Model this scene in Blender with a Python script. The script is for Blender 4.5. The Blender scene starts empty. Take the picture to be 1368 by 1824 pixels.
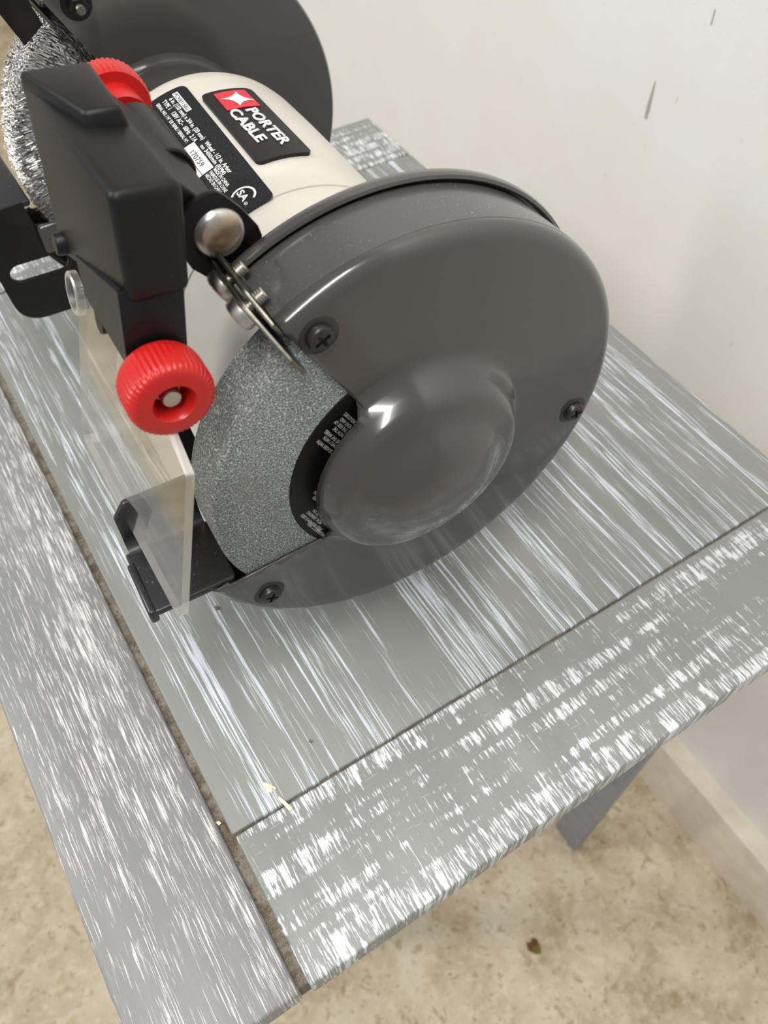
import bpy, bmesh, math, random
from mathutils import Vector, Matrix
random.seed(7)
S = bpy.context.scene
COL = S.collection
PI = math.pi
TZ = 0.65                                   # height of the table top above the floor

# ------------------------------------------------------------------ camera
cam_d = bpy.data.cameras.new('camera')
cam = bpy.data.objects.new('camera', cam_d); COL.objects.link(cam)
cam_d.sensor_fit = 'HORIZONTAL'; cam_d.sensor_width = 36.0
cam_d.lens = 1442.69 * 36 / 1368
cam_d.clip_start = 0.005; cam_d.clip_end = 50
Rm = Matrix(((0.84539966, 0.42767204, -0.31999383),
             (-0.53408777, 0.68474282, -0.49586038),
             (0.00704786, 0.59010499, 0.80729575)))
cam.matrix_world = Matrix.Translation((0.0062, -0.1031, 0.3348 + TZ)) @ Rm.to_4x4()
cam_d.dof.use_dof = True
cam_d.dof.focus_distance = 0.29
cam_d.dof.aperture_fstop = 21
S.camera = cam

# ------------------------------------------------------------------ light
w = bpy.data.worlds.new('world'); S.world = w; w.use_nodes = True
w.node_tree.nodes['Background'].inputs[0].default_value = (0.93, 0.95, 1.0, 1)
w.node_tree.nodes['Background'].inputs[1].default_value = 0.42

def area(name, loc, target, size, size_y, power, color):
    d = bpy.data.lights.new(name, 'AREA'); d.shape = 'RECTANGLE'; d.size = size; d.size_y = size_y
    d.energy = power; d.color = color
    o = bpy.data.objects.new(name, d); COL.objects.link(o); o.location = loc
    o.rotation_euler = (Vector(target) - Vector(loc)).to_track_quat('-Z', 'Y').to_euler()
    return o
area('ceiling_tube_light', (-0.35, -0.35, TZ + 1.60), (0.1, 0.1, TZ), 0.14, 1.2, 21, (1.0, 0.97, 0.92))
area('ceiling_tube_light', (-1.50, 1.00, TZ + 1.60), (0.4, 0.3, TZ), 0.20, 1.2, 26, (1.0, 0.98, 0.95))

S.view_settings.view_transform = 'Standard'
S.view_settings.look = 'None'
S.view_settings.exposure = 0.0
S.view_settings.gamma = 1.0
S.view_settings.use_curve_mapping = False

# ------------------------------------------------------------------ materials
def lin(c):
    c = c / 255.0
    return c / 12.92 if c <= 0.04045 else ((c + 0.055) / 1.055) ** 2.4
def rgb(r, g, b): return (lin(r), lin(g), lin(b), 1)

class NT:
    def __init__(s, name):
        s.m = bpy.data.materials.new(name); s.m.use_nodes = True
        s.t = s.m.node_tree; s.b = s.t.nodes['Principled BSDF']; s.out = s.t.nodes['Material Output']
    def n(s, typ, **kw):
        n = s.t.nodes.new(typ)
        for k, v in kw.items():
            if k in ('ins',):
                for a, b in v.items():
                    if isinstance(b, bpy.types.NodeSocket): s.t.links.new(b, n.inputs[a])
                    else: n.inputs[a].default_value = b
            else: setattr(n, k, v)
        return n
    def link(s, a, b): s.t.links.new(a, b)
    def coord(s, sx, sy, sz, loc=(0, 0, 0), rot=(0, 0, 0)):
        tc = s.n('ShaderNodeTexCoord')
        mp = s.n('ShaderNodeMapping')
        mp.inputs['Scale'].default_value = (sx, sy, sz); mp.inputs['Location'].default_value = loc
        mp.inputs['Rotation'].default_value = rot
        s.link(tc.outputs['Object'], mp.inputs['Vector']); return mp.outputs[0]
    def noise(s, vec, scale=1, detail=3, rough=.5, dist=0):
        n = s.n('ShaderNodeTexNoise'); s.link(vec, n.inputs['Vector'])
        n.inputs['Scale'].default_value = scale; n.inputs['Detail'].default_value = detail
        n.inputs['Roughness'].default_value = rough; n.inputs['Distortion'].default_value = dist
        return n.outputs['Fac']
    def ramp(s, fac, stops):
        r = s.n('ShaderNodeValToRGB'); s.link(fac, r.inputs[0])
        e = r.color_ramp.elements
        while len(e) < len(stops): e.new(0.5)
        for i, (p, c) in enumerate(stops):
            e[i].position = p; e[i].color = c if len(c) == 4 else (*c, 1)
        return r.outputs[0]
    def rng(s, fac, a, b, c=0.0, d=1.0, smooth=False):
        r = s.n('ShaderNodeMapRange'); s.link(fac, r.inputs[0])
        if smooth: r.interpolation_type = 'SMOOTHSTEP'
        for i, v in enumerate((a, b, c, d)): r.inputs[i + 1].default_value = v
        return r.outputs[0]
    def math(s, op, a, b=None):
        m = s.n('ShaderNodeMath', operation=op)
        for i, v in enumerate((a, b)):
            if v is None: continue
            if isinstance(v, bpy.types.NodeSocket): s.link(v, m.inputs[i])
            else: m.inputs[i].default_value = v
        return m.outputs[0]
    def mix(s, f, a, b):
        m = s.n('ShaderNodeMix', data_type='RGBA')
        for i, v in ((0, f), (6, a), (7, b)):
            if isinstance(v, bpy.types.NodeSocket): s.link(v, m.inputs[i])
            else: m.inputs[i].default_value = v
        return m.outputs[2]
    def bump(s, h, strength=.3, dist=.001):
        b = s.n('ShaderNodeBump'); b.inputs['Strength'].default_value = strength
        b.inputs['Distance'].default_value = dist
        s.link(h, b.inputs['Height']); s.link(b.outputs[0], s.b.inputs['Normal'])
    def set(s, **kw):
        names = dict(color='Base Color', rough='Roughness', metal='Metallic', spec='Specular IOR Level', coat='Coat Weight', coatr='Coat Roughness')
        for k, v in kw.items():
            i = s.b.inputs[names[k]]
            if isinstance(v, bpy.types.NodeSocket): s.link(v, i)
            else: i.default_value = v
        return s

def plain(name, col, rough=.4, metal=0.0, noise_amt=0.0, nscale=300, bump=0, bscale=2000, spec=.5):
    n = NT(name); n.set(rough=rough, metal=metal, spec=spec)
    v = n.coord(1, 1, 1)
    if noise_amt:
        f = n.noise(v, nscale, 4, .6)
        lo = tuple(c * (1 - noise_amt) for c in col[:3]) + (1,); hi = tuple(min(1, c * (1 + noise_amt)) for c in col[:3]) + (1,)
        n.set(color=n.ramp(f, [(.3, lo), (.7, hi)]))
    else: n.set(color=col)
    if bump: n.bump(n.noise(v, bscale, 2, .5), bump, .0003)
    return n.m

def speck_paint(name, col, rough, dust, dustcol, bump=.05, coat=0.0, spec=.5):
    n = NT(name); v = n.coord(1, 1, 1)
    big = n.noise(v, 28, 4, .6)
    sp = n.rng(n.noise(v, 1300, 2, .6), .68, .76)
    m = n.math('MULTIPLY', sp, n.rng(big, .35, .60))
    m = n.math('MULTIPLY', m, dust)
    base = n.mix(n.rng(n.noise(v, 9, 3, .5), .3, .7), tuple(c * .92 for c in col[:3]) + (1,), tuple(c * 1.08 for c in col[:3]) + (1,))
    n.set(color=n.mix(m, base, dustcol), rough=rough)
    if bump: n.bump(n.noise(v, 900, 2, .5), bump, .0002)
    n.b.inputs['Coat Weight'].default_value = coat; n.b.inputs['Coat Roughness'].default_value = .09
    n.b.inputs['Specular IOR Level'].default_value = spec
    return n.m

def wood(name, base, base2, white, sx, sy, lo, hi, mode, seed, grey_band=1.0):
    """limed oak: grey paint with white left in the grain, which runs along Y"""
    n = NT(name); o = (seed * 3.1, seed * 7.7, seed)
    v = n.coord(sx, sy, 40, o)
    wob = n.noise(n.coord(30, 9, 9, o), 1, 2, .5)
    comb = n.n('ShaderNodeVectorMath', operation='ADD')
    n.link(v, comb.inputs[0])
    cx = n.n('ShaderNodeCombineXYZ'); n.link(n.math('MULTIPLY', wob, 5.0 if mode != 'end' else 2.0), cx.inputs[0]); n.link(cx.outputs[0], comb.inputs[1])
    a = n.noise(comb.outputs[0], 1, 3.5, .68)
    if mode == 'panel':
        mod = n.noise(n.coord(125, 1.6, 1, o), 1, 3, .6)                      # bundles of long streaks
        mod2 = n.noise(n.coord(420, 30, 1, o), 1, 2, .6)
        m = n.math('ADD', n.rng(mod, .36, .62, -.10, .10), n.rng(mod2, .3, .7, -.05, .05))
    elif mode == 'rail':
        mod = n.noise(n.coord(120, 7, 1, o), 1, 3, .6)
        mod2 = n.noise(n.coord(900, 95, 1, o), 1, 2, .6)
        m = n.math('ADD', n.rng(mod, .3, .7, -.07, .09), n.rng(mod2, .35, .65, -.06, .05))
    else:
        mod = n.noise(n.coord(7, 115, 1, o, (0, 0, -.10)), 1, 2, .55)           # bands across the end board
        mod2 = n.noise(n.coord(260, 60, 1, o), 1, 3, .6)
        m = n.math('ADD', n.rng(mod, .36, .56, -.15, .09), n.rng(mod2, .3, .7, -.10, .10))
    f = n.rng(n.math('ADD', a, m), lo, hi)
    fine = {'panel': (1900, 22, .665, .70), 'rail': (2600, 40, .625, .665), 'end': (1500, 60, .655, .70)}[mode]
    v2 = n.n('ShaderNodeVectorMath', operation='ADD'); n.link(n.coord(fine[0], fine[1], 40, (seed * 9.3, seed * 2.2, 4)), v2.inputs[0])
    cy = n.n('ShaderNodeCombineXYZ'); n.link(n.math('MULTIPLY', wob, 9.0), cy.inputs[0]); n.link(cy.outputs[0], v2.inputs[1])
    g2 = n.math('ADD', n.noise(v2.outputs[0], 1, 1.5, .5), n.math('MULTIPLY', m, .55))
    f = n.math('MAXIMUM', f, n.math('MULTIPLY', n.rng(g2, fine[2], fine[3]), .95))
    if mode == 'end':                                                  # a few thin scratches across
        v3 = n.noise(n.coord(70, 2600, 40, (1, 2, 3)), 1, 1, .5); f = n.math('MAXIMUM', f, n.math('MULTIPLY', n.rng(v3, .745, .77), .6))
    g = n.mix(n.rng(n.noise(n.coord(60, 5, 5, o), 1, 3, .5), .3, .7), base, base2)
    dirt = n.rng(n.noise(n.coord(900, 900, 900, o), 1, 2, .5), .74, .80)
    c = n.mix(f, g, white)
    c = n.mix(n.math('MULTIPLY', dirt, .35), c, rgb(120, 105, 80))
    n.set(color=c, rough=n.rng(f, 0, 1, .42, .6), spec=.45)
    n.bump(n.math('ADD', n.math('MULTIPLY', f, -.6), n.noise(n.coord(sx, sy * .6, 40, o), 1, 3, .6)), .22, .0004)
    return n.m

M = {}
M['panel'] = wood('limed_oak_panel', rgb(127, 130, 125), rgb(138, 140, 135), rgb(214, 219, 228), 1150, 13, .60, .645, 'panel', 1)
M['rail'] = wood('limed_oak_rail', rgb(127, 128, 129), rgb(140, 141, 141), rgb(222, 221, 218), 1700, 36, .590, .625, 'rail', 2)
M['endb'] = wood('limed_oak_end', rgb(131, 134, 130), rgb(142, 145, 141), rgb(220, 223, 225), 850, 75, .590, .64, 'end', 3)
M['leg'] = plain('grey_leg_paint', rgb(140, 145, 152), .5, 0, .12, 60)
M['apron'] = plain('grey_apron_paint', rgb(130, 130, 128), .55, 0, .12, 60)
n = NT('groove_dirt'); v = n.coord(1, 1, 1)
f = n.noise(v, 2200, 4, .7); n.set(color=n.ramp(n.math('ADD', n.math('MULTIPLY', f, .5), n.math('MULTIPLY', n.noise(v, 160, 3, .6), .5)), [(.36, rgb(74, 62, 46)), (.46, rgb(112, 103, 87)), (.58, rgb(152, 147, 134))]), rough=.9)
n.bump(f, .8, .0006); M['dirt'] = n.m

n = NT('painted_wall'); v = n.coord(1, 1, 1)
a = n.noise(v, 9, 4, .6); b = n.noise(n.coord(150, 150, 45), 1, 2, .5)
c = n.mix(n.rng(a, .3, .7), rgb(240, 240, 238), rgb(236, 232, 226))
c = n.mix(n.math('MULTIPLY', n.rng(b, .74, .80), .35), c, rgb(170, 160, 145))
n.set(color=c, rough=.55); n.bump(n.noise(v, 420, 3, .6), .22, .0008); M['wall'] = n.m
n = NT('painted_curb'); v = n.coord(1, 1, 1)
n.set(color=n.ramp(n.noise(v, 40, 4, .6), [(.3, rgb(216, 204, 184)), (.7, rgb(232, 222, 204))]), rough=.7)
n.bump(n.noise(v, 200, 3, .6), .5, .001); M['curb'] = n.m
n = NT('garage_concrete'); v = n.coord(1, 1, 1)
a = n.noise(v, 14, 6, .62); b = n.noise(v, 90, 5, .65); cc = n.noise(v, 55, 3, .6, .6)
c = n.ramp(a, [(.32, rgb(160, 144, 114)), (.48, rgb(188, 174, 146)), (.66, rgb(206, 196, 172))])
c = n.mix(n.rng(b, .48, .66, 0, .6), c, rgb(212, 204, 184))
c = n.mix(n.rng(cc, .58, .68, 0, .6), c, rgb(146, 122, 86))
c = n.mix(n.rng(n.noise(v, 150, 3, .6), .62, .68, 0, .6), c, rgb(112, 96, 72))
n.set(color=c, rough=.75); n.bump(b, .4, .002); M['floor'] = n.m

M['guard'] = speck_paint('charcoal_guard_paint', (.054, .052, .048, 1), .22, 0.0, (.5, .5, .46, 1), 0.0, .6)
M['drum'] = speck_paint('dusty_guard_paint', (.068, .068, .067, 1), .27, .9, (.62, .60, .52, 1), .03, .3)
M['cream'] = plain('cream_enamel', rgb(206, 202, 192), .36, 0, .03, 80, .05, 900)
M['black'] = speck_paint('black_plastic', (.009, .009, .009, 1), .40, .35, (.22, .20, .15, 1), .06, 0, .28)
M['bmetal'] = plain('black_coated_steel', (.007, .0065, .0065, 1), .34, 0, .1, 200, 0, 1500, .3)
M['rest'] = speck_paint('black_tool_rest_paint', (.020, .020, .021, 1), .33, .8, (.45, .45, .45, 1), .08)
M['red'] = plain('red_plastic', (.52, .012, .010, 1), .32, 0, .04, 400, .05, 2500)
M['steel'] = plain('zinc_steel', (.55, .53, .49, 1), .34, 1, .15, 500, .05, 2500)
M['dsteel'] = plain('dark_steel', (.20, .19, .16, 1), .38, 1, .25, 400, .1, 1800)
M['blackscrew'] = plain('black_oxide_screw', (.045, .045, .045, 1), .33, .6, .1, 500)
n = NT('worn_bolt_cap'); v = n.coord(1, 1, 1)
dn = n.n('ShaderNodeVectorMath', operation='DISTANCE'); n.link(v, dn.inputs[0]); dn.inputs[1].default_value = (-.0452, .0295, .0860)
f = n.math('ADD', n.math('MULTIPLY', dn.outputs['Value'], 60), n.math('MULTIPLY', n.noise(v, 240, 4, .6), .35))
n.set(color=n.ramp(f, [(.28, (.36, .26, .15, 1)), (.46, (.50, .42, .31, 1)), (.60, (.62, .62, .60, 1))]), rough=.30, metal=.8); M['cap'] = n.m
n = NT('grinding_stone'); v = n.coord(1, 1, 1)
f = n.noise(v, 1900, 3, .75); vo = n.n('ShaderNodeTexVoronoi'); n.link(v, vo.inputs['Vector']); vo.inputs['Scale'].default_value = 1500
g = n.math('ADD', n.math('MULTIPLY', f, .75), n.math('MULTIPLY', vo.outputs['Distance'], .35))
c = n.ramp(g, [(.36, (.045, .052, .050, 1)), (.50, (.185, .202, .193, 1)), (.62, (.30, .318, .302, 1)), (.76, (.72, .74, .71, 1))])
c = n.mix(n.rng(n.noise(v, 45, 4, .6), .55, .72, 0, .35), c, (.17, .15, .115, 1))
n.set(color=c, rough=.85, spec=.3); n.bump(g, 1.0, .0005); M['stone'] = n.m
M['paper'] = plain('black_paper', (.004, .004, .004, 1), .5, spec=.25)
n = NT('black_rating_film'); v = n.coord(1, 1, 1)
n.set(color=n.ramp(n.noise(v, 2600, 2, .6), [(.5, (.008, .008, .009, 1)), (.74, (.04, .04, .045, 1))]), rough=.6, spec=.25); n.bump(n.noise(v, 2600, 2, .6), .35, .0002); M['film'] = n.m
M['badge'] = plain('black_rubber_badge', (.010, .0095, .009, 1), .45, 0, .2, 900, .1, 2600, .3)
M['white'] = plain('white_print', (.78, .79, .80, 1), .5)
M['wtext'] = plain('grey_white_print', (.62, .62, .60, 1), .5)
M['redlogo'] = plain('red_badge_film', (.62, .018, .035, 1), .35)
M['ink'] = plain('black_ink', (.02, .02, .02, 1), .5)
M['wire'] = plain('crimped_steel_wire', (.66, .66, .64, 1), .27, 1)
M['dark'] = plain('dark_cavity_paint', (.012, .012, .012, 1), .6)
M['rubber'] = plain('black_rubber', (.02, .02, .02, 1), .8)
M['chip'] = plain('pale_wood_chip', rgb(240, 232, 200), .7, 0, .06, 900)
M['bchip'] = plain('brown_wood_crumb', rgb(126, 104, 76), .8, 0, .3, 900)
n = NT('dead_leaf'); v = n.coord(1, 1, 1)
n.set(color=n.ramp(n.noise(v, 60, 2, .5), [(.4, rgb(96, 52, 26)), (.6, rgb(100, 96, 30))]), rough=.8); M['leaf'] = n.m
# clear acrylic sheet: a thin pane that lets light through and mirrors at glancing angles
def acrylic(name, tint, base_gloss, rough):
    n = NT(name); t = n.t; t.nodes.remove(n.b)
    tr = t.nodes.new('ShaderNodeBsdfTransparent'); tr.inputs[0].default_value = tint
    gl = t.nodes.new('ShaderNodeBsdfGlossy'); gl.inputs['Roughness'].default_value = rough; gl.inputs['Color'].default_value = (1, .99, .96, 1)
    ge = t.nodes.new('ShaderNodeNewGeometry')
    dt = n.n('ShaderNodeVectorMath', operation='DOT_PRODUCT'); t.links.new(ge.outputs['Normal'], dt.inputs[0]); t.links.new(ge.outputs['Incoming'], dt.inputs[1])
    c5 = n.math('POWER', n.math('SUBTRACT', 1.0, n.math('ABSOLUTE', dt.outputs['Value'])), 5.0)
    fr = n.math('ADD', n.math('MULTIPLY', c5, .90), base_gloss + .04)
    mx = t.nodes.new('ShaderNodeMixShader')
    t.links.new(fr, mx.inputs[0])
    t.links.new(tr.outputs[0], mx.inputs[1]); t.links.new(gl.outputs[0], mx.inputs[2]); t.links.new(mx.outputs[0], n.out.inputs[0])
    return n.m
M['clear'] = acrylic('clear_acrylic', (.95, .94, .915, 1), .06, .06)
M['edge'] = acrylic('polished_acrylic_edge', (.84, .83, .80, 1), .42, .35)


# ------------------------------------------------------------------ helpers
HZ = 0.115                                   # shaft height above the table; grinder meshes use shaft-centred coordinates
GR = None
def link_mesh(name, me, mat, parent=None, smooth=True, kind=None, label=None, off=HZ, auto=35):
    o = bpy.data.objects.new(name, me); COL.objects.link(o)
    if not me.materials: me.materials.append(mat)
    if smooth:
        for p in me.polygons: p.use_smooth = True
        if auto: me.set_sharp_from_angle(angle=math.radians(auto))
    if parent is not None:
        o.parent = parent
        if parent is GR: o.location = (0, 0, off)
    if kind: o['kind'] = kind
    if label: o['label'] = label
    return o
def from_bm(name, bm, mat, parent=None, **kw):
    bmesh.ops.recalc_face_normals(bm, faces=bm.faces)
    me = bpy.data.meshes.new(name); bm.to_mesh(me); bm.free()
    return link_mesh(name, me, mat, parent, **kw)
def pyd(name, vs, fs, mat, parent=None, recalc=True, **kw):
    me = bpy.data.meshes.new(name); me.from_pydata([tuple(v) for v in vs], [], fs); me.update()
    if recalc:
        bm = bmesh.new(); bm.from_mesh(me); bmesh.ops.recalc_face_normals(bm, faces=bm.faces); bm.to_mesh(me); bm.free()
    return link_mesh(name, me, mat, parent, **kw)
def bevel_bm(bm, w, seg=2, ang=30):
    es = [e for e in bm.edges if len(e.link_faces) == 2 and e.calc_face_angle(0) > math.radians(ang)]
    bmesh.ops.bevel(bm, geom=es, offset=w, segments=seg, profile=.5, affect='EDGES', clamp_overlap=True)
def box_bm(x0, x1, y0, y1, z0, z1, bev=0, seg=2):
    bm = bmesh.new()
    bmesh.ops.create_cube(bm, size=1, matrix=Matrix.Translation(((x0 + x1) / 2, (y0 + y1) / 2, (z0 + z1) / 2)) @ Matrix.Diagonal((x1 - x0, y1 - y0, z1 - z0, 1)))
    if bev: bevel_bm(bm, bev, seg)
    return bm
def prism_bm(poly, axis, a, b, bev=0, seg=2):
    """polygon in the plane across `axis` (0,1,2) swept from a to b"""
    def P(u, v, t):
        return {0: (t, u, v), 1: (u, t, v), 2: (u, v, t)}[axis]
    bm = bmesh.new()
    A = [bm.verts.new(P(u, v, a)) for u, v in poly]; B = [bm.verts.new(P(u, v, b)) for u, v in poly]
    n = len(poly)
    bm.faces.new(A); bm.faces.new(B[::-1])
    for i in range(n): bm.faces.new((A[i], A[(i + 1) % n], B[(i + 1) % n], B[i]))
    bmesh.ops.recalc_face_normals(bm, faces=bm.faces)
    if bev: bevel_bm(bm, bev, seg)
    return bm
def roundpoly(poly, r, seg=5):
    out = []; n = len(poly)
    for i, p in enumerate(poly):
        rr = r[i] if isinstance(r, (list, tuple)) else r
        p = Vector(p[:2]); a = Vector(poly[i - 1][:2]) - p; b = Vector(poly[(i + 1) % n][:2]) - p
        if rr <= 0: out.append(tuple(p)); continue
        ang = a.angle(b); d = min(rr / math.tan(ang / 2), a.length * .49, b.length * .49)
        s, e = p + a.normalized() * d, p + b.normalized() * d
        for k in range(seg + 1):
            t = k / seg; q = s * (1 - t) ** 2 + p * 2 * t * (1 - t) + e * t * t; out.append(tuple(q))
    return out
def frame(axis):
    z = Vector(axis).normalized(); x = Vector((0, 0, 1)).cross(z)
    if x.length < 1e-4: x = Vector((1, 0, 0))
    x.normalize(); y = z.cross(x); return Matrix((x, y, z)).transposed()
def lathe(profile, org, axis, seg=48, t0=0, t1=2 * PI, close=True, rmod=None):
    """profile [(r, h)] turned about axis at org; returns verts, faces"""
    F = frame(axis); org = Vector(org); vs = []; fs = []
    full = abs(t1 - t0 - 2 * PI) < 1e-6; N = seg if full else seg + 1; n = len(profile)
    for j in range(N):
        t = t0 + (t1 - t0) * j / seg
        for i, (r, h) in enumerate(profile):
            if rmod: r = rmod(r, h, t, i)
            vs.append(org + F @ Vector((r * math.cos(t), r * math.sin(t), h)))
    for j in range(seg):
        k = (j + 1) % N
        for i in range(n - 1):
            fs.append((j * n + i, j * n + i + 1, k * n + i + 1, k * n + i))
    return vs, fs
def lathe_obj(name, profile, org, axis, mat, parent, seg=48, **kw):
    rmod = kw.pop('rmod', None)
    vs, fs = lathe(profile, org, axis, seg, rmod=rmod)
    me = bpy.data.meshes.new(name); me.from_pydata([tuple(v) for v in vs], [], fs)
    bm = bmesh.new(); bm.from_mesh(me); bmesh.ops.remove_doubles(bm, verts=bm.verts, dist=1e-6)
    bmesh.ops.recalc_face_normals(bm, faces=bm.faces); bm.to_mesh(me); bm.free()
    return link_mesh(name, me, mat, parent, **kw)
def boolean(o, cutter):
    md = o.modifiers.new('b', 'BOOLEAN'); md.operation = 'DIFFERENCE'; md.object = cutter; md.solver = 'EXACT'
    bpy.context.view_layer.update()
    dg = bpy.context.evaluated_depsgraph_get()
    me = bpy.data.meshes.new_from_object(o.evaluated_get(dg)); o.modifiers.clear(); o.data = me
    bpy.data.objects.remove(cutter)
    for p in me.polygons: p.use_smooth = True
    me.set_sharp_from_angle(angle=math.radians(32))
def thing(name, label, cat, loc=(0, 0, 0), rz=0, group=None):
    o = bpy.data.objects.new(name, None); COL.objects.link(o); o.empty_display_size = .05
    o.location = loc; o.rotation_euler = (0, 0, rz); o['label'] = label; o['category'] = cat
    if group: o['group'] = group
    return o

# ------------------------------------------------------------------ setting
def structure(name, bm, mat, **kw):
    return from_bm(name, bm, mat, None, kind='structure', **kw)
structure('floor', box_bm(-1.2, .448, -1.2, 2.60, -.05, 0), M['floor'], smooth=False)
structure('wall_right', box_bm(.4707, .60, -1.2, 2.60, 0.06, 2.5), M['wall'], smooth=False)
structure('wall_far', box_bm(-1.2, .4707, 2.60, 2.72, 0, 2.5), M['wall'], smooth=False)
structure('baseboard_right', box_bm(.448, .60, -1.2, 2.60, -.05, .0973, .003, 2), M['curb'])

WALL = bpy.data.objects['wall_right']
M['scuff'] = plain('grey_scuff', rgb(176, 170, 160), .8)
for pts in ([(.2779, .0606), (.2771, .0600), (.2757, .0420), (.2762, .0340), (.2785, .0345), (.2790, .0440)], [(.2476, .1164), (.2468, .1160), (.2462, .1080), (.2472, .1076)]):
    from_bm('scuff_mark', prism_bm([(y, z + TZ) for y, z in pts], 0, .4703, .4708), M['scuff'], WALL, smooth=False)

# ------------------------------------------------------------------ table
T = thing('side_table', 'grey limed wood side table carrying the bench grinder, standing by the white wall', 'table', (0, 0, 0))
def board(name, x0, x1, y0, y1, z0, z1, mat, bev, parent=T, **kw):
    return from_bm(name, box_bm(x0, x1, y0, y1, z0, z1, bev, 3), mat, parent, **kw)
XL, XW, YB, YF = -.0579, .3355, -.0615, .4376
board('board', XL, -.0002, YB, YF, TZ - .020, TZ, M['rail'], .0016)
board('board', .0040, XW, YB, -.0006, TZ - .020, TZ + .0002, M['endb'], .0012, label='end board with short white cross streaks')
board('board', .0040, XW, .3780, YF, TZ - .020, TZ + .0002, M['endb'], .0012)
board('panel', .0032, XW, .0006, .3768, TZ - .020, TZ - .0004, M['panel'], .0010, label='wide centre panel with long white grain streaks')
from_bm('groove_bed', box_bm(XL + .004, XW - .002, YB + .002, YF - .004, TZ - .024, TZ - .0028), M['dirt'], T, smooth=False, label='dusty groove between the boards')
for nm, b in (('apron', (-.045, .325, -.048, -.030)), ('apron', (-.045, .325, .405, .423)), ('apron', (-.045, -.028, -.030, .405)), ('apron', (.308, .325, -.030, .405))):
    x0, x1, y0, y1 = b
    board(nm, x0, x1, y0, y1, TZ - .085, TZ - .0241, M['apron'], .001)
def leg(x0, x1, y0, y1):
    board('leg', x0, x1, y0, y1, 0.0, TZ - .0241, M['leg'], .0015)
leg(.3225, .3390 - .003, -.0245, .0085)
leg(.3225, .3360, .375, .408)
leg(-.0560, -.0390, .375, .408)
leg(-.0560, -.0460, .10, .133)

# ------------------------------------------------------------------ grinder
GR = thing('bench_grinder', 'bench grinder with cream motor, charcoal wheel guards and red knobs on the grey table', 'grinder', (.1157, .0487, TZ), -.0462)
Yn = (0, -1, 0); Yp = (0, 1, 0)
def PXZ(r, deg): return (r * math.cos(math.radians(deg)), r * math.sin(math.radians(deg)))

# hub profile: height of the cover in front of its face against radius
HP = [(0, .0222), (.006, .0221), (.012, .0216), (.017, .0206), (.0205, .0190), (.0235, .0168), (.0260, .0148), (.0285, .0136), (.0310, .0131), (.0335, .0127), (.0352, .0117), (.0368, .0095), (.0382, .0066), (.0398, .0034), (.0414, .0014), (.0432, .0004), (.0450, .0001), (.050, 0)]
def hub_h(r):
    if r >= .05: return 0
    for (a, ha), (b, hb) in zip(HP, HP[1:]):
        if a <= r <= b:
            t = (r - a) / (b - a); return ha + (hb - ha) * t
    return 0
R0 = .0870
FR = .0042
lower = [(215.6, .0457), (213, .0499), (209, .0569), (205, .0674), (203, .0754), (202, .0800)]
def low_edge(deg):
    if deg <= 202: return .0800
    for (a, ra), (b, rb) in zip(lower, lower[1:]):
        if b <= deg <= a:
            t = (deg - b) / (a - b); return rb + (ra - rb) * t
    return .0457
def hub_edge(deg):
    if deg < 126: return .0436 - .0040 * (max(0, deg - 120) / 6) ** .6
    if deg > 208: return .0396 + .0055 * ((deg - 208) / 8) ** 2
    return .0396
def cover(parent, mat, yface, sgn, nm='guard_cover'):
    """front cover of a wheel guard: domed disc with rolled shoulder, open towards the user (120..216 deg)"""
    def ring_pts(r0, r1, n): return [r0 + (r1 - r0) * i / n for i in range(n + 1)]
    vs = []; fs = []
    def strip(d0, d1, nseg, fr):
        base = len(vs); cols = []
        for j in range(nseg + 1):
            d = d0 + (d1 - d0) * j / nseg
            pts = fr(d); cols.append(len(pts))
            for r, h in pts:
                x, z = PXZ(r, d); vs.append((x, yface - sgn * h, z))
        n = cols[0]
        for j in range(nseg):
            for i in range(n - 1):
                a = base + j * n + i; fs.append((a, a + 1, a + n + 1, a + n))
    inner = [p[0] for p in HP[1:-1]] + [.050, .056, .064, .072, .078, R0 - FR]
    def full(d):
        pts = [(0.0, HP[0][1])] + [(r, hub_h(r)) for r in inner]
        for k in range(1, 8):
            a = k / 7 * PI / 2; pts.append((R0 - FR + FR * math.sin(a), -(FR - FR * math.cos(a))))
        pts += [(R0 - .0003, -.010), (R0 - .0008, -.018), (R0 - .0012, -.0268)]
        return pts
    def hubpart(d):
        R = hub_edge(d); rr = [0.0] + [min(p[0], R) for p in HP[1:-4]] + [R]; return [(r, hub_h(r)) for r in rr]
    def lowpart(d):
        e = low_edge(d); m = max(R0 - FR, e)
        pts = [(max(r, e), hub_h(max(r, e))) for r in [.0450, .050, .056, .064, .072, .078, R0 - FR]]
        for k in range(1, 8):
            a = k / 7 * PI / 2; pts.append((R0 - FR + FR * math.sin(a), -(FR - FR * math.cos(a))))
        pts += [(R0 - .0003, -.010), (R0 - .0008, -.018), (R0 - .0012, -.0268)]
        return pts
    strip(216, 480, 176, full)
    strip(120, 216, 64, hubpart)
    strip(200.5, 216, 16, lowpart)
    me = bpy.data.meshes.new(nm); me.from_pydata(vs, [], fs)
    bm = bmesh.new(); bm.from_mesh(me); bmesh.ops.remove_doubles(bm, verts=bm.verts, dist=2e-5)
    bmesh.ops.recalc_face_normals(bm, faces=bm.faces); bm.to_mesh(me); bm.free()
    o = link_mesh(nm, me, mat, parent, auto=50)
    md = o.modifiers.new('sheet', 'SOLIDIFY'); md.thickness = .0011; md.offset = 0
    return o
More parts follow.
